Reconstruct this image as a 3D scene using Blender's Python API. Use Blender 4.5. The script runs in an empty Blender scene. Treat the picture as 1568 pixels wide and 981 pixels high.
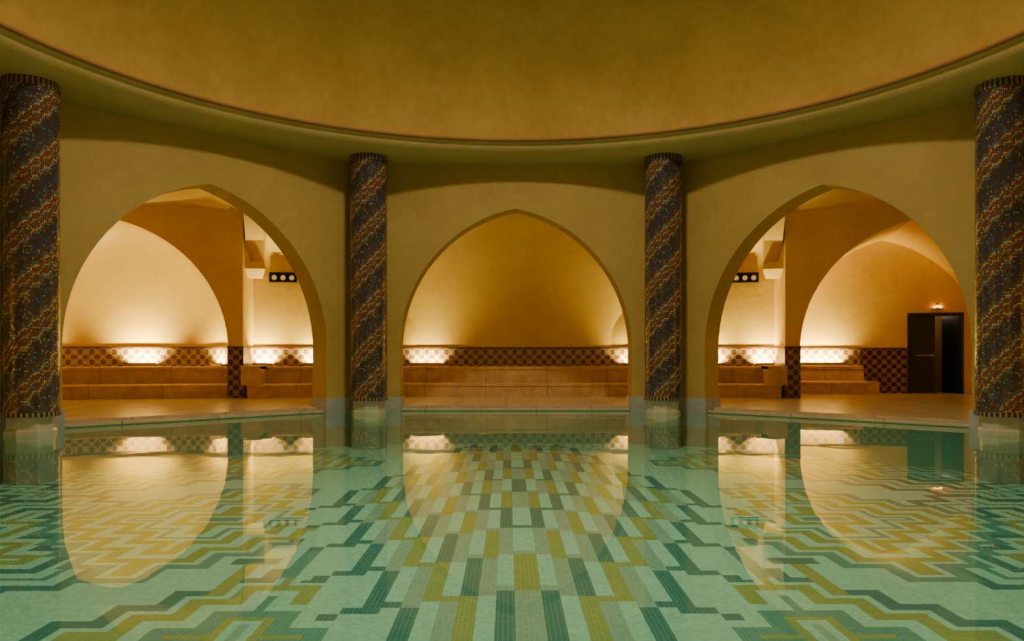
import bpy, math, random
from mathutils import Vector, Matrix
random.seed(3)
scene=bpy.context.scene
C=7.7; EYE=1.05
AF=7.3; AB=7.8; T8=math.tan(math.pi/8)

# ---------------------------------------------------------------- helpers
def new_mat(name):
    m=bpy.data.materials.new(name); m.use_nodes=True
    nt=m.node_tree; b=nt.nodes['Principled BSDF']
    return m,nt,b
class G:
    def __init__(s,nt): s.nt=nt
    def n(s,t,**k):
        x=s.nt.nodes.new(t)
        for a,v in k.items(): setattr(x,a,v)
        return x
    def lk(s,a,b): s.nt.links.new(a,b)
    def m(s,op,a,b=None,c=None):
        x=s.nt.nodes.new('ShaderNodeMath'); x.operation=op
        for i,v in enumerate((a,b,c)):
            if v is None: continue
            if isinstance(v,(int,float)): x.inputs[i].default_value=v
            else: s.lk(v,x.inputs[i])
        return x.outputs[0]
    def mix(s,f,a,b):
        x=s.nt.nodes.new('ShaderNodeMix'); x.data_type='RGBA'
        if isinstance(f,(int,float)): x.inputs[0].default_value=f
        else: s.lk(f,x.inputs[0])
        for i,v in ((6,a),(7,b)):
            if isinstance(v,tuple): x.inputs[i].default_value=(*v,1)
            else: s.lk(v,x.inputs[i])
        return x.outputs[2]
def mesh_obj(name,verts,faces,mat=None,uvs=None,smooth=False,parent=None,mats=None,midx=None,colors=None):
    me=bpy.data.meshes.new(name); me.from_pydata([tuple(v) for v in verts],[],faces); me.update()
    if uvs:
        ul=me.uv_layers.new(name='UVMap')
        for p in me.polygons:
            for li in p.loop_indices: ul.data[li].uv=uvs[me.loops[li].vertex_index]
    if mats:
        for mm in mats: me.materials.append(mm)
        if midx:
            for p,i in zip(me.polygons,midx): p.material_index=i
    elif mat: me.materials.append(mat)
    if smooth:
        for p in me.polygons: p.use_smooth=True
    o=bpy.data.objects.new(name,me); scene.collection.objects.link(o)
    if parent: o.parent=parent
    return o
def empty(name,loc=(0,0,0)):
    e=bpy.data.objects.new(name,None); e.location=loc; scene.collection.objects.link(e); return e
class MB:
    def __init__(s): s.v=[];s.f=[];s.uv=[];s.mi=[]
    def add(s,vs,fs,uv=None,mi=0):
        o=len(s.v); s.v+= [tuple(x) for x in vs]; s.f+=[tuple(i+o for i in f) for f in fs]
        s.uv+= uv if uv else [(0,0)]*len(vs); s.mi+=[mi]*len(fs)
    def quad(s,a,b,c,d,uv=None,mi=0): s.add([a,b,c,d],[(0,1,2,3)],uv,mi)
    def box(s,lo,hi,M=None,mi=0):
        x0,y0,z0=lo;x1,y1,z1=hi
        vs=[Vector(p) for p in [(x0,y0,z0),(x1,y0,z0),(x1,y1,z0),(x0,y1,z0),(x0,y0,z1),(x1,y0,z1),(x1,y1,z1),(x0,y1,z1)]]
        if M is not None: vs=[M@p for p in vs]
        s.add(vs,[(0,3,2,1),(4,5,6,7),(0,1,5,4),(1,2,6,5),(2,3,7,6),(3,0,4,7)],mi=mi)
    def lathe(s,prof,n=48,M=None,mi=0):
        vs=[]
        for r,z in prof:
            for k in range(n):
                a=2*math.pi*k/n; p=Vector((r*math.cos(a),r*math.sin(a),z)); vs.append(M@p if M is not None else p)
        fs=[]
        for i in range(len(prof)-1):
            for k in range(n):
                k2=(k+1)%n; fs.append((i*n+k,i*n+k2,(i+1)*n+k2,(i+1)*n+k))
        s.add(vs,fs,mi=mi)
    def obj(s,name,mat=None,smooth=False,parent=None,mats=None,uv=False):
        return mesh_obj(name,s.v,s.f,mat,s.uv if uv else None,smooth,parent,mats,s.mi if mats else None)
def autosmooth(o,ang=35):
    for p in o.data.polygons: p.use_smooth=True
    o.data.set_sharp_from_angle(angle=math.radians(ang))
    return o

# ---------------------------------------------------------------- materials
def plaster(name,c1,c2,rough=.75,bump=.15):
    m,nt,b=new_mat(name); g=G(nt)
    geo=g.n('ShaderNodeNewGeometry')
    n1=g.n('ShaderNodeTexNoise'); n1.inputs['Scale'].default_value=.9; n1.inputs['Detail'].default_value=6; n1.inputs['Roughness'].default_value=.6
    n2=g.n('ShaderNodeTexNoise'); n2.inputs['Scale'].default_value=7; n2.inputs['Detail'].default_value=5
    g.lk(geo.outputs['Position'],n1.inputs['Vector']); g.lk(geo.outputs['Position'],n2.inputs['Vector'])
    f=g.m('ADD',g.m('MULTIPLY',n1.outputs[0],.7),g.m('MULTIPLY',n2.outputs[0],.3))
    r=g.n('ShaderNodeMapRange'); r.inputs[1].default_value=.35; r.inputs[2].default_value=.65; g.lk(f,r.inputs[0])
    g.lk(g.mix(r.outputs[0],c1,c2),b.inputs['Base Color'])
    b.inputs['Roughness'].default_value=rough
    bp=g.n('ShaderNodeBump'); bp.inputs['Strength'].default_value=bump; bp.inputs['Distance'].default_value=.03
    g.lk(n2.outputs[0],bp.inputs['Height']); g.lk(bp.outputs[0],b.inputs['Normal'])
    return m
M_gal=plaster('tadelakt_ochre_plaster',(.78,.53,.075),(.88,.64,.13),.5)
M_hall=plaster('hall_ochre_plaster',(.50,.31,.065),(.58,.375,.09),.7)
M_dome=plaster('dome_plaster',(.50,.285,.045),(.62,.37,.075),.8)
M_red=plaster('red_line_plaster',(.38,.15,.04),(.41,.18,.05))
M_ring=plaster('ring_plaster',(.54,.35,.11),(.60,.40,.14),.6,.05)

def stone(name,c1,c2,rough=.35,bw=1.5,bh=.6,seam=(.25,.15,.07)):
    m,nt,b=new_mat(name); g=G(nt)
    geo=g.n('ShaderNodeNewGeometry')
    n1=g.n('ShaderNodeTexNoise'); n1.inputs['Scale'].default_value=2.5; n1.inputs['Detail'].default_value=8; n1.inputs['Distortion'].default_value=1.5
    g.lk(geo.outputs['Position'],n1.inputs['Vector'])
    r=g.n('ShaderNodeMapRange'); r.inputs[1].default_value=.35; r.inputs[2].default_value=.7; g.lk(n1.outputs[0],r.inputs[0])
    col=g.mix(r.outputs[0],c1,c2)
    sp=g.n('ShaderNodeSeparateXYZ'); g.lk(geo.outputs['Position'],sp.inputs[0])
    fx=g.m('FRACT',g.m('DIVIDE',g.m('ADD',sp.outputs[0],50.2),bw))
    e=g.m('LESS_THAN',fx,.012/bw)
    g.lk(g.mix(e,col,seam),b.inputs['Base Color'])
    b.inputs['Roughness'].default_value=rough
    return m
M_bench=stone('bench_travertine',(.58,.37,.13),(.76,.54,.23))
M_floor=stone('floor_marble',(.66,.54,.30),(.78,.66,.40),.18,bw=1.0)
M_plinth=stone('plinth_grey_marble',(.38,.38,.34),(.50,.50,.43),.3,bw=30)
M_white=stone('pedestal_white_marble',(.46,.42,.30),(.58,.54,.40),.35,bw=30)

def zellige(name,cream=(.75,.68,.5),dark=(.07,.045,.04),blue=(.08,.10,.16),P=.26,lw=.05):
    m,nt,b=new_mat(name); g=G(nt)
    uv=g.n('ShaderNodeUVMap'); sp=g.n('ShaderNodeSeparateXYZ'); g.lk(uv.outputs[0],sp.inputs[0])
    u=g.m('DIVIDE',sp.outputs[0],P); v=g.m('DIVIDE',g.m('SUBTRACT',sp.outputs[1],.82),P)
    def tri(x):
        return g.m('ABSOLUTE',g.m('SUBTRACT',g.m('FRACT',x),.5))
    du=tri(u); dv=tri(v)
    d1=tri(g.m('ADD',u,v)); d2=tri(g.m('SUBTRACT',u,v))
    lat=g.m('GREATER_THAN',g.m('MAXIMUM',d1,d2),.5-lw)
    ll=g.m('SQRT',g.m('ADD',g.m('POWER',du,2),g.m('POWER',dv,2)))
    def ringf(x,r): return g.m('LESS_THAN',g.m('ABSOLUTE',g.m('SUBTRACT',x,r)),lw*.55)
    ring=ringf(ll,.26)
    l2=g.m('SQRT',g.m('ADD',g.m('POWER',g.m('SUBTRACT',.5,du),2),g.m('POWER',g.m('SUBTRACT',.5,dv),2)))
    ring2=ringf(l2,.20)
    star=g.m('LESS_THAN',l2,.07)
    pat=g.m('MAXIMUM',g.m('MAXIMUM',lat,ring),g.m('MAXIMUM',star,ring2))
    base=g.mix(g.m('LESS_THAN',ll,.26),dark,blue)
    base=g.mix(g.m('LESS_THAN',ll,.11),base,cream)
    col=g.mix(pat,base,cream)
    g.lk(col,b.inputs['Base Color'])
    b.inputs['Roughness'].default_value=.22
    bp=g.n('ShaderNodeBump'); bp.inputs['Strength'].default_value=.4; bp.inputs['Distance'].default_value=.004
    g.lk(pat,bp.inputs['Height']); g.lk(bp.outputs[0],b.inputs['Normal'])
    return m
M_zel=zellige('zellige_lattice_tiles',cream=(.68,.50,.26),dark=(.18,.09,.035),blue=(.14,.15,.19),P=.25)
M_zel2=zellige('zellige_dark_panel',cream=(.55,.30,.10),dark=(.05,.025,.018),blue=(.10,.05,.025),P=.24,lw=.04)
m,nt,b=new_mat('dark_border_tile'); b.inputs['Base Color'].default_value=(.12,.06,.035,1); b.inputs['Roughness'].default_value=.3; M_bord=m

def col_mat():
    m,nt,b=new_mat('spiral_mosaic_tiles'); g=G(nt)
    tc=g.n('ShaderNodeTexCoord'); sp=g.n('ShaderNodeSeparateXYZ'); g.lk(tc.outputs['Object'],sp.inputs[0])
    NT=96; NR=32
    ang=g.m('ARCTAN2',sp.outputs[1],sp.outputs[0])
    U=g.m('MULTIPLY',ang,NT/(2*math.pi))
    V=g.m('DIVIDE',sp.outputs[2],.0226)
    ui=g.m('FLOOR',U); vi=g.m('FLOOR',V); uf=g.m('FRACT',U); vf=g.m('FRACT',V)
    grout=g.m('MAXIMUM',g.m('MAXIMUM',g.m('LESS_THAN',uf,.12),g.m('GREATER_THAN',uf,.9)),g.m('MAXIMUM',g.m('LESS_THAN',vf,.12),g.m('GREATER_THAN',vf,.9)))
    cv=g.n('ShaderNodeCombineXYZ'); g.lk(ui,cv.inputs[0]); g.lk(vi,cv.inputs[1])
    wn=g.n('ShaderNodeTexWhiteNoise'); wn.noise_dimensions='3D'; g.lk(cv.outputs[0],wn.inputs['Vector'])
    rnd=wn.outputs['Value']
    ph=g.m('FRACT',g.m('ADD',g.m('DIVIDE',g.m('SUBTRACT',vi,g.m('MULTIPLY',ui,3*NR/NT)),float(NR)),100.0))
    zz=g.m('MULTIPLY',g.m('ABSOLUTE',g.m('SUBTRACT',g.m('FRACT',g.m('DIVIDE',ui,6.)),.5)),.14)
    ph2=g.m('ADD',ph,zz)
    ramp=g.n('ShaderNodeValToRGB'); ramp.color_ramp.interpolation='CONSTANT'
    cr=ramp.color_ramp
    stops=[(0,(.045,.05,.06)),(.09,(.10,.045,.025)),(.19,(.12,.19,.20)),(.25,(.70,.42,.08)),(.29,(.24,.075,.03)),(.39,(.10,.12,.10)),(.43,(.58,.34,.08)),(.48,(.26,.08,.03)),(.58,(.70,.48,.12)),(.62,(.12,.17,.18)),(.69,(.13,.055,.03)),(.80,(.05,.06,.08))]
    cr.elements[0].position=0; cr.elements[0].color=(*stops[0][1],1)
    cr.elements[1].position=stops[1][0]; cr.elements[1].color=(*stops[1][1],1)
    for p,c in stops[2:]:
        e=cr.elements.new(p); e.color=(*c,1)
    g.lk(g.m('FRACT',ph2),ramp.inputs[0])
    swap=g.m('GREATER_THAN',rnd,.82)
    rr=g.n('ShaderNodeValToRGB'); rr.color_ramp.interpolation='CONSTANT'
    rr.color_ramp.elements[0].color=(.15,.05,.025,1); rr.color_ramp.elements[1].position=.90; rr.color_ramp.elements[1].color=(.10,.18,.23,1)
    e=rr.color_ramp.elements.new(.96); e.color=(.45,.30,.10,1)
    g.lk(rnd,rr.inputs[0])
    c=g.mix(swap,ramp.outputs[0],rr.outputs[0])
    c=g.mix(grout,c,(.05,.033,.022))
    g.lk(c,b.inputs['Base Color'])
    b.inputs['Roughness'].default_value=.18
    wn2=wn.outputs['Color']
    geo=g.n('ShaderNodeNewGeometry')
    vm=g.n('ShaderNodeVectorMath',operation='SUBTRACT'); g.lk(wn2,vm.inputs[0]); vm.inputs[1].default_value=(.5,.5,.5)
    vs=g.n('ShaderNodeVectorMath',operation='SCALE'); g.lk(vm.outputs[0],vs.inputs[0]); vs.inputs['Scale'].default_value=.16
    va=g.n('ShaderNodeVectorMath',operation='ADD'); g.lk(geo.outputs['Normal'],va.inputs[0]); g.lk(vs.outputs[0],va.inputs[1])
    vn=g.n('ShaderNodeVectorMath',operation='NORMALIZE'); g.lk(va.outputs[0],vn.inputs[0])
    g.lk(vn.outputs[0],b.inputs['Normal'])
    return m
M_col=col_mat()
def band_mat():
    m,nt,b=new_mat('column_dotted_band'); g=G(nt)
    tc=g.n('ShaderNodeTexCoord'); sp=g.n('ShaderNodeSeparateXYZ'); g.lk(tc.outputs['Object'],sp.inputs[0])
    ang=g.m('ARCTAN2',sp.outputs[1],sp.outputs[0])
    f=g.m('GREATER_THAN',g.m('FRACT',g.m('MULTIPLY',ang,34/(2*math.pi))),.62)
    g.lk(g.mix(f,(.05,.03,.02),(.34,.26,.13)),b.inputs['Base Color']); b.inputs['Roughness'].default_value=.3
    return m
M_band=band_mat()

def water_mat():
    m=bpy.data.materials.new('pool_water'); m.use_nodes=True; nt=m.node_tree; nt.nodes.clear(); g=G(nt)
    out=g.n('ShaderNodeOutputMaterial'); tr=g.n('ShaderNodeBsdfTransparent'); tr.inputs[0].default_value=(.82,.98,.92,1)
    gl=g.n('ShaderNodeBsdfGlossy'); gl.inputs['Roughness'].default_value=.0; gl.inputs[0].default_value=(.95,1,.93,1)
    fr=g.n('ShaderNodeFresnel'); fr.inputs[0].default_value=1.38
    geo=g.n('ShaderNodeNewGeometry'); n=g.n('ShaderNodeTexNoise'); n.inputs['Scale'].default_value=1.6; n.inputs['Detail'].default_value=2
    g.lk(geo.outputs['Position'],n.inputs['Vector'])
    bp=g.n('ShaderNodeBump'); bp.inputs['Strength'].default_value=.05; bp.inputs['Distance'].default_value=.02
    g.lk(n.outputs[0],bp.inputs['Height']); g.lk(bp.outputs[0],gl.inputs['Normal'])
    mx=g.n('ShaderNodeMixShader'); g.lk(fr.outputs[0],mx.inputs[0]); g.lk(tr.outputs[0],mx.inputs[1]); g.lk(gl.outputs[0],mx.inputs[2])
    g.lk(mx.outputs[0],out.inputs[0]); return m
M_water=water_mat()

def poolfloor_mat():
    m,nt,b=new_mat('pool_mosaic'); g=G(nt)
    at=g.n('ShaderNodeAttribute'); at.attribute_name='Col'
    geo=g.n('ShaderNodeNewGeometry'); sp=g.n('ShaderNodeSeparateXYZ'); g.lk(geo.outputs['Position'],sp.inputs[0])
    S=.0325
    a=g.m('DIVIDE',g.m('ADD',sp.outputs[0],50),S); c=g.m('DIVIDE',g.m('ADD',sp.outputs[1],50),S)
    gr=g.m('MAXIMUM',g.m('LESS_THAN',g.m('FRACT',a),.12),g.m('LESS_THAN',g.m('FRACT',c),.12))
    cv=g.n('ShaderNodeCombineXYZ'); g.lk(g.m('FLOOR',a),cv.inputs[0]); g.lk(g.m('FLOOR',c),cv.inputs[1])
    wn=g.n('ShaderNodeTexWhiteNoise'); g.lk(cv.outputs[0],wn.inputs['Vector'])
    k=g.m('ADD',g.m('MULTIPLY',wn.outputs['Value'],.2),.9)
    vs=g.n('ShaderNodeVectorMath',operation='SCALE'); g.lk(at.outputs['Color'],vs.inputs[0]); g.lk(k,vs.inputs['Scale'])
    g.lk(g.mix(g.m('MULTIPLY',gr,.35),vs.outputs[0],(.7,.85,.7)),b.inputs['Base Color'])
    b.inputs['Roughness'].default_value=.6
    return m
M_pool=poolfloor_mat()
m,nt,b=new_mat('pool_wall_tile'); b.inputs['Base Color'].default_value=(.30,.50,.36,1); b.inputs['Roughness'].default_value=.4; M_pw=m
def emis(name,c,s,base=None):
    m,nt,b=new_mat(name); b.inputs['Base Color'].default_value=(*(base or c),1); b.inputs['Emission Color'].default_value=(*c,1); b.inputs['Emission Strength'].default_value=s; return m
M_bulb=emis('warm_bulb',(1,.55,.12),.6,(.22,.13,.04)); M_exit=emis('orange_exit_lamp',(1,.30,.005),8,(.5,.2,.02))
m,nt,b=new_mat('door_dark_green'); b.inputs['Base Color'].default_value=(.012,.022,.018,1); b.inputs['Roughness'].default_value=.35; M_door=m
m,nt,b=new_mat('brown_wood'); b.inputs['Base Color'].default_value=(.40,.23,.10,1); b.inputs['Roughness'].default_value=.5; M_wood=m
m,nt,b=new_mat('black_metal'); b.inputs['Base Color'].default_value=(.02,.018,.012,1); b.inputs['Roughness'].default_value=.4; b.inputs['Metallic'].default_value=.5; M_black=m
m,nt,b=new_mat('brass'); b.inputs['Base Color'].default_value=(.5,.33,.12,1); b.inputs['Roughness'].default_value=.3; b.inputs['Metallic'].default_value=1; M_brass=m

# ---------------------------------------------------------------- arch profile
def arch_pts(a,rise,n=18):
    R=(a*a+rise*rise)/(2*a); off=R-a; th=math.atan2(rise,off) if off>0 else math.pi/2
    half=[]
    for i in range(n+1):
        t=th*i/n; half.append((R*math.cos(t)-off,R*math.sin(t)))
    half[-1]=(0,rise)
    left=[(-x,h) for x,h in half]
    return left+[(x,h) for x,h in reversed(half[:-1])]

def arch_wall(mb,org,du,dn,sA0,sA1,sB0,sB1,thick,cen,a,zs,rise,zb,zt,back=True):
    pts=[(cen-a,zb)]+[(cen+x,zs+h) for x,h in arch_pts(a,rise)]+[(cen+a,zb)]
    def P(s,z,k): return org+du*s+dn*(thick*k)+Vector((0,0,z))
    for k,(s0,s1) in ((0,(sA0,sA1)),(1,(sB0,sB1))):
        if k==1 and not back: continue
        mb.quad(P(s0,zb,k),P(cen-a,zb,k),P(cen-a,zt,k),P(s0,zt,k))
        mb.quad(P(cen+a,zb,k),P(s1,zb,k),P(s1,zt,k),P(cen+a,zt,k))
        for i in range(1,len(pts)-2):
            (x0,h0),(x1,h1)=pts[i],pts[i+1]
            mb.quad(P(x0,h0,k),P(x1,h1,k),P(x1,zt,k),P(x0,zt,k))
    if thick>0:
        for i in range(len(pts)-1):
            mb.quad(P(*pts[i],0),P(*pts[i+1],0),P(*pts[i+1],1),P(*pts[i],1))

# ---------------------------------------------------------------- octagonal hall wall
mb=MB(); pl=MB()
for k in range(8):
    th=k*math.pi/4
    dn=Vector((math.sin(th),math.cos(th),0)); du=Vector((math.cos(th),-math.sin(th),0))
    org=Vector((0,C,0))+dn*AF
    ha=2.28 if k%4==0 else 2.24
    arch_wall(mb,org,du,dn,-AF*T8,AF*T8,-AB*T8,AB*T8,AB-AF,0,ha,1.22,2.76,-.8,5.2)
    a0,a1=AF-.025,AB+.025
    for sg in (-1,1):
        def Q(ap,s,z): return Vector((0,C,0))+dn*ap+du*(s*sg)+Vector((0,0,z))
        e0,e1=a0*T8,a1*T8; z0,z1=-.7,.28; hi=ha-.025
        A=[Q(a0,hi,z0),Q(a0,e0,z0),Q(a1,e1,z0),Q(a1,hi,z0),Q(a0,hi,z1),Q(a0,e0,z1),Q(a1,e1,z1),Q(a1,hi,z1)]
        pl.add(A,[(4,5,6,7),(0,1,5,4),(2,3,7,6),(3,0,4,7)])
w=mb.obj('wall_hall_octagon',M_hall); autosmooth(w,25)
pl.obj('trim_pier_plinths',M_plinth)

# ring + dome
RU=4.83
mb=MB(); Mc=Matrix.Translation((0,C,0))
prof=[(8.05,RU+.01),(6.98,RU)]
for i in range(13):
    prof.append((6.98-.42*math.sin(math.pi/2*i/12), RU+.20*(1-math.cos(math.pi/2*i/12))))
prof+=[(6.54,5.05),(6.50,5.06)]
mb.lathe(prof,128,Mc); o=mb.obj('trim_dome_ring',M_ring); autosmooth(o,50)
mb=MB(); mb.lathe([(6.50,5.06),(6.45,5.075),(6.45,5.11),(6.50,5.12)],128,Mc); mb.obj('trim_red_line',M_red,True)
mb=MB(); prof=[(6.50,5.12)]
for i in range(1,33):
    t=math.pi/2*i/36; prof.append((6.5*math.cos(t),5.12+3.6*math.sin(t)))
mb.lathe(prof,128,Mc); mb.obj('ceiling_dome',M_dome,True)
rt,zt=prof[-1]
mb=MB(); mb.lathe([(rt,zt),(rt,zt+.6)],64,Mc); mb.obj('trim_added_oculus_ring',M_ring,True)  # oculus added out of view, to house the fill light
mb=MB(); mb.lathe([(rt,zt+.6),(.001,zt+.6)],64,Mc); mb.obj('added_oculus_disc_1',emis('added_oculus_glow',(.9,1,.85),1.0))  # added glowing disc closing the unseen oculus

# ---------------------------------------------------------------- pool
def octp(a): return [Vector((a/math.cos(math.pi/8)*math.sin((k+.5)*math.pi/4),C+a/math.cos(math.pi/8)*math.cos((k+.5)*math.pi/4),0)) for k in range(8)]
o8=octp(AF+.12)
mesh_obj('pool_water_surface',o8,[tuple(reversed(range(8)))],M_water)
PD=-.65
mb=MB()
for k in range(8):
    a,b_=o8[k],o8[(k+1)%8]
    mb.quad(a+Vector((0,0,PD)),b_+Vector((0,0,PD)),b_+Vector((0,0,.04)),a+Vector((0,0,.04)))
mb.obj('wall_pool_basin',M_pw)
mb=MB()
ins=octp(AF+.08); mid=octp(AF+.32)
for k in range(8):
    k2=(k+1)%8
    up=Vector((0,0,.06)); dn_=Vector((0,0,.015))
    mb.quad(ins[k]+up,ins[k2]+up,mid[k2]+up,mid[k]+up)
    mb.quad(ins[k]+dn_,ins[k2]+dn_,ins[k2]+up,ins[k]+up)
    mb.quad(o8[k]+dn_,o8[k2]+dn_,ins[k2]+dn_,ins[k]+dn_)
    up2=Vector((0,0,.10)); mb.quad(mid[k]+up,mid[k2]+up,mid[k2]+up2,mid[k]+up2)
mb.obj('trim_pool_coping',stone('coping_marble',(.56,.42,.24),(.66,.52,.32),.15,bw=1.1))
mb=MB(); out=octp(24)
for k in range(8):
    k2=(k+1)%8; up=Vector((0,0,.10))
    mb.quad(mid[k]+up,mid[k2]+up,out[k2]+up,out[k]+up)
mb.obj('floor_gallery',M_floor)

# pool mosaic pattern (fine grid for the meanders, double cells for the central star)
CS=.065
BG=(.54,.87,.66); DT=(.035,.24,.21); OL=(.46,.45,.08); GY=(.42,.56,.42); TL=(.10,.38,.31)
def motif(ci,cj,ri,rj,sx,sy,pal,table):
    inside=set()
    for i in range(ci-ri-2,ci+ri+3):
        for j in range(cj-rj-2,cj+rj+3):
            di=(abs(i-ci)//sx)*sx; dj=(abs(j-cj)//sy)*sy
            if di/ri+dj/rj<=1.0: inside.add((i,j))
    d={}; cur=set(inside); lev=0
    while cur:
        edge={c for c in cur if any((c[0]+a,c[1]+b_) not in cur for a in (-1,0,1) for b_ in (-1,0,1))}
        for c in edge: d[c]=lev
        cur-=edge; lev+=1
    for c,l in d.items(): table[c]=pal[min(l,len(pal)-1)]
tab={}
def cc(v): return int(round(v/CS))
P1=[DT,DT,BG,BG,TL,BG,BG,DT,DT,BG,BG,OL,OL,BG,BG,TL,BG,BG,DT,GY]
P2=[TL,TL,BG,OL,OL,BG,BG,OL,OL,BG,TL,BG,BG,OL,OL,BG,TL,TL,OL]
P3=[DT,DT,BG,OL,OL,BG,BG,TL,TL,OL,BG,GY,GY,DT,OL,GY]
motif(cc(5.9),cc(11.2),30,32,6,6,P1,tab)
motif(cc(3.7),cc(12.3),22,24,6,6,P2,tab)
motif(cc(5.35),cc(6.3),33,44,6,7,P1,tab)
motif(cc(3.2),cc(7.9),25,33,5,6,P2,tab)
motif(cc(1.82),cc(4.5),17,21,4,5,P3,tab)
sx_=cc(1.82)
def fill(x0,x1,y0,y1,c):
    for i in range(x0,x1+1):
        for j in range(y0,y1+1): tab[(i,j)]=c
fill(sx_-1,sx_+1,cc(5.8),cc(6.95),TL); fill(sx_-5,sx_+5,cc(6.95),cc(7.05),DT)
fill(sx_-7,sx_-6,cc(5.35),cc(6.2),OL); fill(sx_+6,sx_+7,cc(5.35),cc(6.2),OL)
fill(sx_-9,sx_-4,cc(6.2),cc(6.3),DT); fill(sx_+4,sx_+9,cc(6.2),cc(6.3),DT)
J0=int(round(3.3/.13)); SEG=8; TOPS=6
PAL=[DT,BG,GY,OL,BG,DT,GY,BG,OL,GY,BG,DT,BG,OL,GY,BG,DT,BG,GY,OL,BG]
def pcol(i,j):
    x=abs(i)//2; J=j//2; y=j*CS
    jj=J+ (x//2) - 1
    if J>=J0-4 and y<14.9:
        seg=(jj-J0)//SEG; jog=(jj-J0)%SEG
        lim=(4+2*seg) if seg<=TOPS else (4+2*TOPS-2*(seg-TOPS))
        if lim>=0:
            k=lim-x
            if jog==0 and k>=-2:
                c=PAL[max(0,k)]
                if c==BG: c=PAL[max(0,k-1)]
                return c
            if k>=0: return PAL[k]
            if k>=-3: return BG
    c=tab.get((abs(i),j))
    return c if c else BG
vs=[];fs=[];cols=[]
n=int(7.6/CS)+1
for i in range(-n,n+1):
    for j in range(0,int(15.3/CS)+1):
        cx,cy=i*CS,j*CS+CS/2
        dx,dy=abs(cx),abs(cy-C)
        if max(dx,dy,(dx+dy)*.70711)>AF+.3: continue
        o=len(vs)
        vs+=[(cx-CS/2,cy-CS/2,PD),(cx+CS/2,cy-CS/2,PD),(cx+CS/2,cy+CS/2,PD),(cx-CS/2,cy+CS/2,PD)]
        fs.append((o,o+1,o+2,o+3)); cols.append(pcol(i,j))
po=mesh_obj('floor_pool_mosaic',vs,fs,M_pool)
ca=po.data.color_attributes.new('Col','FLOAT_COLOR','CORNER')
for p,c in zip(po.data.polygons,cols):
    for li in p.loop_indices: ca.data[li].color=(*c,1)

# ---------------------------------------------------------------- columns
RC=7.27
for k in range(8):
    a=(k+.5)*math.pi/4
    e=empty('mosaic_column',(RC*math.sin(a),C+RC*math.cos(a),0))
    mb=MB(); mb.lathe([(.345,.31),(.345,4.72)],72); mb.obj('shaft',M_col,True,e)
    mb=MB(); mb.lathe([(.345,.31),(.365,.31),(.365,.25),(.30,.25)],72); autosmooth(mb.obj('base_band',M_band,False,e))
    mb=MB(); mb.lathe([(.345,4.72),(.36,4.72),(.36,4.76),(.35,4.76),(.35,4.86)],72); autosmooth(mb.obj('top_band',M_band,False,e))
    mb=MB(); mb.lathe([(.30,.25),(.30,.08),(.33,.05),(.33,PD)],8,Matrix.Rotation(math.pi/8-a,4,'Z')); mb.obj('pedestal',M_white,False,e)

# ---------------------------------------------------------------- gallery outer walls
ZF=.10; ZS=3.30; ZC=1.55; ZH=4.45; ZT=4.86
def V2(x,y,z=0): return Vector((x,y,z))
c15,s15=math.cos(math.radians(15)),math.sin(math.radians(15))
NE=5.75
def niche(sg):
    org=V2(sg*6.45,18.2); du=V2(sg*c15,-s15); dn=V2(sg*s15,c15); return org,du,dn
NC,NA,NS,NR=2.73,2.40,1.22,2.98
recess=[V2(-6.45,18.2),V2(-6.45,18.95),V2(-2.5,19.6),V2(2.5,19.6),V2(6.45,18.95),V2(6.45,18.2)]
mb=MB()
def strip(mb,pts,z0,z1,off=0,u0=0):
    u=u0
    for i in range(len(pts)-1):
        a,b_=pts[i],pts[i+1]; L=(b_-a).length
        mb.quad(a+V2(0,0,z0),b_+V2(0,0,z0),b_+V2(0,0,z1),a+V2(0,0,z1),[(u,z0),(u+L,z0),(u+L,z1),(u,z1)]); u+=L
strip(mb,recess[1:3],ZF,ZS); strip(mb,recess[2:4],ZF,ZC); strip(mb,recess[3:5],ZF,ZS); strip(mb,recess[:2],ZF,5); strip(mb,recess[4:],ZF,5)
mb.obj('wall_back',M_gal)
ends={}
for sg,nm in ((-1,'left'),(1,'right')):
    org,du,dn=niche(sg); mb=MB()
    arch_wall(mb,org,du,dn,0,NE,0,NE,.16,NC,NA,NS,NR,ZF,ZH,back=False)
    autosmooth(mb.obj('wall_niche_'+nm,M_gal),25); ends[sg]=org+du*NE
E=ends[1]
side=[E,V2(12.6,7.7),V2(12,-2),V2(5,-4.6),V2(-5,-4.6),V2(-12,-2),V2(-12.6,7.7),V2(-E.x,E.y)]
mb=MB(); strip(mb,side,ZF,ZH); mb.obj('wall_gallery_outer',M_gal)
org,du,dn=niche(-1)
def width_at(h):
    if h<=0: return 1
    R=(NA*NA+NR*NR)/(2*NA); off=R-NA
    return max(0,(math.sqrt(max(0,R*R-h*h))-off)/NA)
mb=MB(); nu=40; hs=[ZF,.8,NS]+[NS+NR*math.sin(math.pi/2*i/22) for i in range(1,23)]
AD=1.5
vs=[];fs=[]
for h in hs:
    w_=width_at(h-NS)
    for i in range(nu+1):
        t=math.pi*i/nu
        p=org+du*(NC-NA*math.cos(t)*w_)+dn*(.16+AD*math.sin(t)**.8*(w_**.6))
        vs.append(V2(p.x,p.y,h))
for r in range(len(hs)-1):
    for i in range(nu): fs.append((r*(nu+1)+i,r*(nu+1)+i+1,(r+1)*(nu+1)+i+1,(r+1)*(nu+1)+i))
mesh_obj('wall_apse_left',vs,fs,M_gal,smooth=True)
apse=[org+du*(NC-(NA-.015)*math.cos(math.pi*i/nu))+dn*(.15+(AD-.015)*math.sin(math.pi*i/nu)**.8) for i in range(nu+1)]
orgR,duR,dnR=niche(1); BD=3.2
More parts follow.
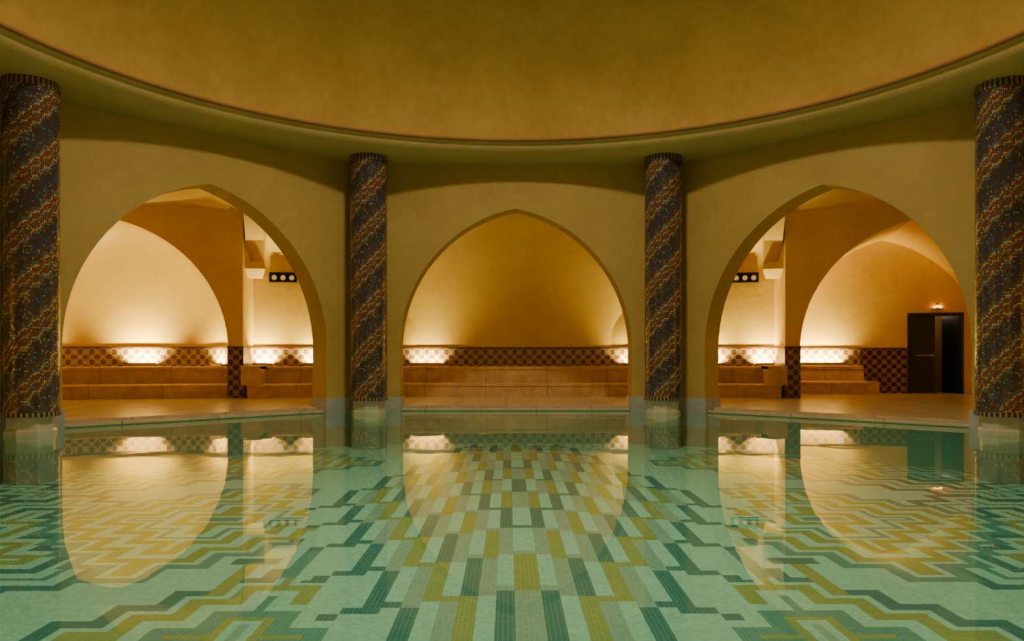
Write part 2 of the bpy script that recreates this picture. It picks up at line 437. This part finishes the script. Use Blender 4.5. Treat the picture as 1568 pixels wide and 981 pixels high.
mb=MB(); pr=[(NC-NA,ZF)]+[(NC+x,NS+h) for x,h in arch_pts(NA,NR)]+[(NC+NA,ZF)]
def PR(s,d,z): return orgR+duR*s+dnR*d+V2(0,0,z)
for i in range(len(pr)-1):
    for d0,d1 in ((.16,BD),):
        mb.quad(PR(pr[i][0],d0,pr[i][1]),PR(pr[i+1][0],d0,pr[i+1][1]),PR(pr[i+1][0],d1,pr[i+1][1]),PR(pr[i][0],d1,pr[i][1]))
autosmooth(mb.obj('ceiling_passage_vault',M_gal),40)
S0=NC-NA; DA,DBB=S0+3.02,S0+4.36; DZ=2.22
mb=MB()
top=[(x,z) for x,z in pr[1:-1]]
def ztop(s):
    for i in range(len(top)-1):
        if top[i][0]<=s<=top[i+1][0]:
            f=(s-top[i][0])/max(1e-6,(top[i+1][0]-top[i][0])); return top[i][1]*(1-f)+top[i+1][1]*f
    return ZF
ss=sorted(set([p[0] for p in top]+[DA,DBB]))
for i in range(len(ss)-1):
    a,b_=ss[i],ss[i+1]; zb=DZ if (a>=DA-1e-6 and b_<=DBB+1e-6) else ZF
    mb.quad(PR(a,BD,zb),PR(b_,BD,zb),PR(b_,BD,max(zb,ztop(b_))),PR(a,BD,max(zb,ztop(a))))
mb.obj('wall_passage_back',M_gal)

# ---------------------------------------------------------------- gallery vaults
def loft(name,outer,inner,zs_,sub=6):
    vs=[];fs=[];nv=28; rows=0
    for i in range(len(outer)-1):
        for j in range(sub+(1 if i==len(outer)-2 else 0)):
            f=j/sub; o_=outer[i].lerp(outer[i+1],f); n_=inner[i].lerp(inner[i+1],f)
            for k in range(nv+1):
                t=math.pi/2*k/nv; w_=1-math.cos(t)
                p=o_.lerp(n_,w_); vs.append(V2(p.x,p.y,zs_+(ZT-zs_)*math.sin(t)))
            rows+=1
    for r in range(rows-1):
        for k in range(nv): fs.append((r*(nv+1)+k,r*(nv+1)+k+1,(r+1)*(nv+1)+k+1,(r+1)*(nv+1)+k))
    o=mesh_obj(name,vs,fs,M_gal); autosmooth(o,30)
vx=AB*T8
loft('ceiling_vault_centre',[V2(-2.5,19.6),V2(2.5,19.6)],[V2(-vx,C+AB),V2(vx,C+AB)],ZC)
for sg,nm in ((1,'right'),(-1,'left')):
    loft('ceiling_vault_back_'+nm,[V2(sg*2.5,19.6),V2(sg*6.45,18.95)],[V2(sg*vx,C+AB),V2(sg*4.9,13.9)],ZS)
    loft('ceiling_vault_'+nm,[V2(sg*6.45,18.2),V2(sg*E.x,E.y),V2(sg*12.6,7.7),V2(sg*12,-2),V2(sg*5,-4.6)],
      [V2(sg*4.9,13.9),V2(sg*AB,C+vx),V2(sg*AB,C),V2(sg*AB,C-vx),V2(sg*vx,C-AB)],ZH)
loft('ceiling_vault_front',[V2(5,-4.6),V2(-5,-4.6)],[V2(vx,C-AB),V2(-vx,C-AB)],ZH)
def rib(name,pw,pi,w_,z0,depth,ztp,zc=None,off=.2):
    d=(pi-pw); L=d.length; d.normalize(); nrm=V2(-d.y,d.x)
    vs=[];fs=[];n_=24
    for k in range(n_+1):
        t=math.pi/2*k/n_; u=L*(1-math.cos(t)); z=z0+(ZT-depth-z0)*math.sin(t)
        c=pw+d*u
        for s in (-1,1):
            q=c+nrm*(s*w_/2); vs.append(V2(q.x,q.y,z)); vs.append(V2(q.x,q.y,ztp))
    for k in range(n_):
        a=k*4;b_=a+4
        fs+=[(a,a+2,b_+2,b_),(a,b_,b_+1,a+1),(a+2,a+3,b_+3,b_+2)]
    o=mesh_obj(name,vs,fs,M_gal); autosmooth(o,30)
    c=pw+d*off; mb=MB()
    R3=Matrix((( nrm.x,d.x,0,c.x),(nrm.y,d.y,0,c.y),(0,0,1,0),(0,0,0,1)))
    h=w_/2+.02
    zc=zc or z0
    lo,hi=zc-.26,zc+.10
    v=[(-h*.75,-.2,lo),(h*.75,-.2,lo),(h*.75,.02,lo),(-h*.75,.02,lo),(-h,-.2,lo+.2),(h,-.2,lo+.2),(h,.22,lo+.2),(-h,.22,lo+.2),(-h,-.2,hi),(h,-.2,hi),(h,.22,hi),(-h,.22,hi)]
    mb.add([R3@Vector(p) for p in v],[(0,3,2,1),(0,1,5,4),(1,2,6,5),(2,3,7,6),(3,0,4,7),(4,5,9,8),(5,6,10,9),(6,7,11,10),(7,4,8,11),(8,9,10,11)])
    return mb
for i,(pw,pi) in enumerate([(V2(-6.35,18.8),V2(-4.9,13.9)),(V2(6.35,18.8),V2(4.9,13.9))]):
    cb=rib('trim_rib_%d'%(i+1),pw,pi,.42,3.25,.25,5.0); cb.obj('trim_corbel_%d'%(i+1),M_gal)
for i,(pw,pi) in enumerate([(V2(-2.62,19.62),V2(-3.1,C+AB)),(V2(2.62,19.62),V2(3.1,C+AB))]):
    cb=rib('trim_rib_%d'%(i+3),pw,pi,.26,ZC,.03,5.0,zc=3.1,off=.70); cb.obj('trim_corbel_%d'%(i+3),M_gal)

# ---------------------------------------------------------------- wainscots
def inset(pts,d):
    res=[]
    for i,p in enumerate(pts):
        ns=[]
        for a,b_ in ((i-1,i),(i,i+1)):
            if a<0 or b_>=len(pts): continue
            t=(pts[b_]-pts[a]).normalized(); n_=V2(t.y,-t.x)
            ns.append(n_)
        n_=sum(ns,V2(0,0)).normalized(); k=1/max(.35,n_.dot(ns[0]))
        res.append(p+n_*d*k)
    return res
WZ0,WZ1=.82,1.30
def wobj(name,path,z0,z1,mat=M_zel):
    e=empty(name)
    p1=inset(path,.012); mb=MB(); strip(mb,p1,z0,z1); mb.obj('tiles',mat,parent=e,uv=True)
    p2=inset(path,.022); mb=MB(); strip(mb,p2,z1-.02,z1+.02)
    for i in range(len(path)-1):
        mb.quad(path[i]+V2(0,0,z1+.02),path[i+1]+V2(0,0,z1+.02),p2[i+1]+V2(0,0,z1+.02),p2[i]+V2(0,0,z1+.02))
    mb.obj('border',M_bord,parent=e)
wobj('zellige_wainscot',recess,WZ0,WZ1)
ap=list(reversed(apse)); wobj('zellige_wainscot',ap,WZ0,WZ1)
for sg in (-1,1):
    org,du,dn=niche(sg)
    a=org; b_=org+du*(NC-NA); c=b_+dn*.16
    path=[org+dn*.0,b_,c] if sg>0 else [c,b_,org]
    wobj('zellige_pier_panel',path,ZF,WZ1,M_zel2)
    a=org+du*(NC+NA); b_=org+du*NE
    wobj('zellige_wainscot',[a,b_] if sg>0 else [b_,a],ZF,WZ1,M_zel2)
wobj('zellige_wainscot',side,ZF,WZ1,M_zel2)
wobj('zellige_wainscot',[PR(S0,.16,0),PR(S0,BD,0),PR(S0+1.85,BD,0)],WZ0,WZ1)
wobj('zellige_pier_panel',[PR(S0+1.85,BD,0),PR(DA-.01,BD,0)],ZF,WZ1,M_zel2)

# ---------------------------------------------------------------- benches
BP=[(0,.84),(.50,.84),(.53,.82),(.53,.76),(.50,.74),(.50,.44),(.90,.43),(.95,.41),(.95,.36),(.92,.34),(.92,.12),(.92,.10)]
def bench(name,path,prof=BP,extra=None):
    mb=MB()
    offs=[inset(path,d) for d,_ in prof]
    for j in range(len(prof)-1):
        for i in range(len(path)-1):
            z0,z1=prof[j][1],prof[j+1][1]
            mb.quad(offs[j][i]+V2(0,0,z0),offs[j][i+1]+V2(0,0,z0),offs[j+1][i+1]+V2(0,0,z1),offs[j+1][i]+V2(0,0,z1))
    for e in (0,-1):
        vs=[offs[j][e]+V2(0,0,prof[j][1]) for j in range(len(prof))]+[path[e]+V2(0,0,ZF)]
        mb.add(vs,[tuple(range(len(vs)))])
    if extra: extra(mb)
    return mb.obj(name,M_bench)
def ex(mb):
    for sg in (-1,1):
        x0,x1=sorted((sg*6.44,sg*5.98))
        mb.box((x0,18.02,.40),(x1,18.9,.845)); mb.box((x0,18.0,.78),(x1,18.9,.86))
bench('stone_bench',recess[1:5],extra=ex)
org,du,dn=niche(-1)
p0=org+du*(NC+NA-.03)+dn*.62; p1=org+du*(NC-NA+.03)+dn*.62
bpn=[(-.95,.84),(.04,.84),(.07,.82),(.07,.76),(.04,.74),(.04,.44),(.50,.43),(.55,.41),(.55,.36),(.52,.34),(.52,.10)]
bench('stone_bench',[p0,p1],bpn)
def ex2(mb):
    vs=[PR(S0+1.85,BD-.02,0),PR(S0+2.15,BD-.02,0),PR(S0+2.15,BD-.97,0),PR(S0+1.85,BD-.97,0)]
    mb.add([v+V2(0,0,ZF) for v in vs]+[v+V2(0,0,.43) for v in vs],[(4,5,6,7),(0,1,5,4),(1,2,6,5),(2,3,7,6),(3,0,4,7)])
bench('stone_bench',[PR(S0+.01,BD,0),PR(S0+1.85,BD,0)],[(0,.84),(.50,.84),(.53,.82),(.53,.76),(.50,.74),(.62,.44),(.95,.43),(1.0,.41),(1.0,.36),(.97,.34),(.97,.10)],ex2)

# ---------------------------------------------------------------- door
e=empty('double_door')
Md=Matrix(((duR.x,dnR.x,0,orgR.x),(duR.y,dnR.y,0,orgR.y),(0,0,1,0),(0,0,0,1)))
mb=MB(); d=BD
mb.box((DA,d-.04,ZF),(DA+.06,d+.12,DZ),Md); mb.box((DBB-.06,d-.04,ZF),(DBB,d+.12,DZ),Md); mb.box((DA,d-.04,DZ-.06),(DBB,d+.12,DZ+.02),Md)
mb.obj('frame',M_door,parent=e)
mb=MB(); wl=(DBB-DA-.12)/2
mb.box((DA+.06,d+.01,ZF+.01),(DA+.06+wl,d+.05,DZ-.06),Md)
for z0,z1 in ((.3,1.05),(1.2,2.0)):
    mb.box((DA+.16,d-.002,z0),(DA+wl-.04,d+.01,z0+.03),Md); mb.box((DA+.16,d-.002,z1),(DA+wl-.04,d+.01,z1+.03),Md)
mb.obj('leaf_closed',M_door,parent=e)
Mh=Md@Matrix.Translation((DBB-.06,d+.05,0))@Matrix.Rotation(math.radians(-62),4,'Z')
mb=MB(); mb.box((-wl,-.02,ZF+.01),(0,.02,DZ-.06),Mh); mb.obj('leaf_open',M_door,parent=e)
mb=MB(); mb.box((DA+wl-.14,d-.05,1.10),(DA+wl+.02,d-.03,1.13),Md); mb.box((DA+wl-.02,d-.05,1.08),(DA+wl+.01,d+.01,1.15),Md); mb.box((DA+.2,d-.06,1.10),(DA+.46,d-.04,1.125),Md); mb.obj('handle',M_brass,parent=e)
mb=MB(); mb.box((DA-.1,d+1.3,ZF),(DBB+.9,d+1.35,2.6),Md); mb.obj('wall_corridor',M_wood)
cl=bpy.data.lights.new('corridor_lamp','POINT'); cl.energy=9; cl.color=(1,.7,.4); cl.shadow_soft_size=.08
clo=bpy.data.objects.new('corridor_lamp',cl); scene.collection.objects.link(clo); clo.location=Md@Vector((DA+.5,d+.7,2.3))
e=empty('exit_lamp'); mb=MB(); cx=DA+.72
mb.box((cx-.13,d-.05,2.32),(cx+.13,d-.002,2.36),Md); mb.box((cx-.03,d-.05,2.36),(cx+.03,d-.002,2.48),Md); mb.obj('bracket',M_brass,parent=e)
mb=MB(); mb.box((cx-.10,d-.08,2.36),(cx-.035,d-.02,2.42),Md);mb.box((cx+.035,d-.08,2.36),(cx+.10,d-.02,2.42),Md); mb.box((cx-.03,d-.09,2.38),(cx+.03,d-.05,2.44),Md); mb.obj('bulbs',M_exit,parent=e)

# ---------------------------------------------------------------- three-spot wall fixtures
for sg in (-1,1):
    a=recess[1] if sg<0 else recess[4]; b_=recess[2] if sg<0 else recess[3]
    t=(b_-a).normalized(); f=.18; c=a.lerp(b_,f)
    nrm=V2(t.y,-t.x)*(1 if sg<0 else -1)
    M3=Matrix(((t.x,-nrm.x,0,c.x),(t.y,-nrm.y,0,c.y),(0,0,1,3.04),(0,0,0,1)))
    e=empty('triple_spot_fixture'); mb=MB(); mb.box((-.33,-.10,-.12),(.33,0,.12),M3); mb.obj('housing',M_black,parent=e)
    mb=MB(); mr=MB()
    for k in (-.21,0,.21):
        Mk=M3@Matrix.Translation((k,-.101,-.01))@Matrix.Rotation(math.pi/2,4,'X')
        mb.lathe([(.062,0),(.05,.02),(.001,.025)],20,Mk); mr.lathe([(.088,0),(.088,.035),(.07,.035),(.064,.0)],20,Mk)
    mb.obj('bulbs',M_bulb,True,e); mr.obj('rims',M_black,False,e)

# ---------------------------------------------------------------- lights
def area(name,loc,tgt,sx,sy,p,col,shape='RECTANGLE'):
    l=bpy.data.lights.new(name,'AREA'); l.shape=shape; l.size=sx
    if shape=='RECTANGLE': l.size_y=sy
    l.energy=p; l.color=col
    o=bpy.data.objects.new(name,l); scene.collection.objects.link(o); o.location=loc
    o.rotation_euler=(Vector(tgt)-Vector(loc)).to_track_quat('-Z','Y').to_euler(); return o
W=(1,.77,.25)
PW=4.4
def uplight(x,y,wx,wy,p=22,sz=.5,z=.89,spread=125):
    e=empty('bench_uplight',(x,y,z))
    mb=MB(); Mr=Matrix.Rotation(math.atan2(wy,wx)-math.pi/2,4,'Z')
    mb.box((-sz/2,-.06,-.045),(sz/2,.05,-.01),Mr); mb.box((-sz/2,-.075,-.045),(sz/2,-.06,.03),Mr); mb.obj('housing',M_brass,parent=e)
    l=area('lamp',(0,0,0),(wx*.25,wy*.25,1),sz*.9,.08,p*PW,W); l.parent=e; l.data.spread=math.radians(spread)
    q=Matrix.Rotation(math.atan2(wy,wx)-math.pi/2,4,'Z')@Matrix.Rotation(math.radians(180-26),4,'X')
    l.rotation_euler=q.to_euler()
def L(sgn_org,u,v): 
    o_,d_,n_=sgn_org; return o_+d_*u+n_*v
nl=niche(-1)
p=L(nl,2.45,1.44); uplight(p.x,p.y,nl[2].x,nl[2].y,30,.65)
p=L(nl,.62,.75); w_=(nl[2]-nl[1]).normalized(); uplight(p.x,p.y,w_.x,w_.y,12,.4)
p=L(nl,4.6,.9); w_=(nl[2]+nl[1]).normalized(); uplight(p.x,p.y,w_.x,w_.y,9,.4)
t=(recess[2]-recess[1]).normalized(); n_=V2(-t.y,t.x)
for sg in (-1,1):
    for f,pw,sz in ((.07,20,.4),(.36,14,.35)):
        q=recess[1].lerp(recess[2],f)-n_*.14
        uplight(q.x*(1 if sg<0 else -1),q.y,n_.x*(1 if sg<0 else -1),n_.y,pw,sz)
uplight(-2.2,19.46,0,1,11,.75); uplight(2.95,19.41,0,1,9,.45)
p=PR(S0+.75,BD-.14,0); uplight(p.x,p.y,dnR.x,dnR.y,42,1.3)
for (x,y,wx,wy) in ((12.3,9.5,1,0),(12.2,4.5,1,0),(-12.3,9.5,-1,0),(-12.2,4.5,-1,0),(3,-4.4,0,-1),(-3,-4.4,0,-1)):  # unseen uplights added for ambient light, no bench under them
    uplight(x,y,wx,wy,40,.5,z=.9)
for (x,y) in ((12.2,14.5),(-12.2,14.5)): uplight(x,y,1 if x>0 else -1,0,40,.5,z=.9)  # two more out-of-view uplights added for ambient light
area('added_oculus_fill',(0,C,zt+.5),(0,C,0),1.1,1.1,450,(1,.92,.74),'DISK')  # unseen fill lamp, added to light pool and walls from above
w=bpy.data.worlds.new('world'); scene.world=w; w.use_nodes=True
w.node_tree.nodes['Background'].inputs[0].default_value=(.5,.45,.35,1); w.node_tree.nodes['Background'].inputs[1].default_value=.02

# ---------------------------------------------------------------- camera
cd=bpy.data.cameras.new('camera'); cd.sensor_width=36; cd.lens=36*1173/1568*1.01; cd.shift_y=57/1568; cd.clip_start=.02
co=bpy.data.objects.new('camera',cd); scene.collection.objects.link(co)
co.location=(-.14,-.2,EYE); co.rotation_euler=(math.pi/2,0,math.radians(-.25)); scene.camera=co
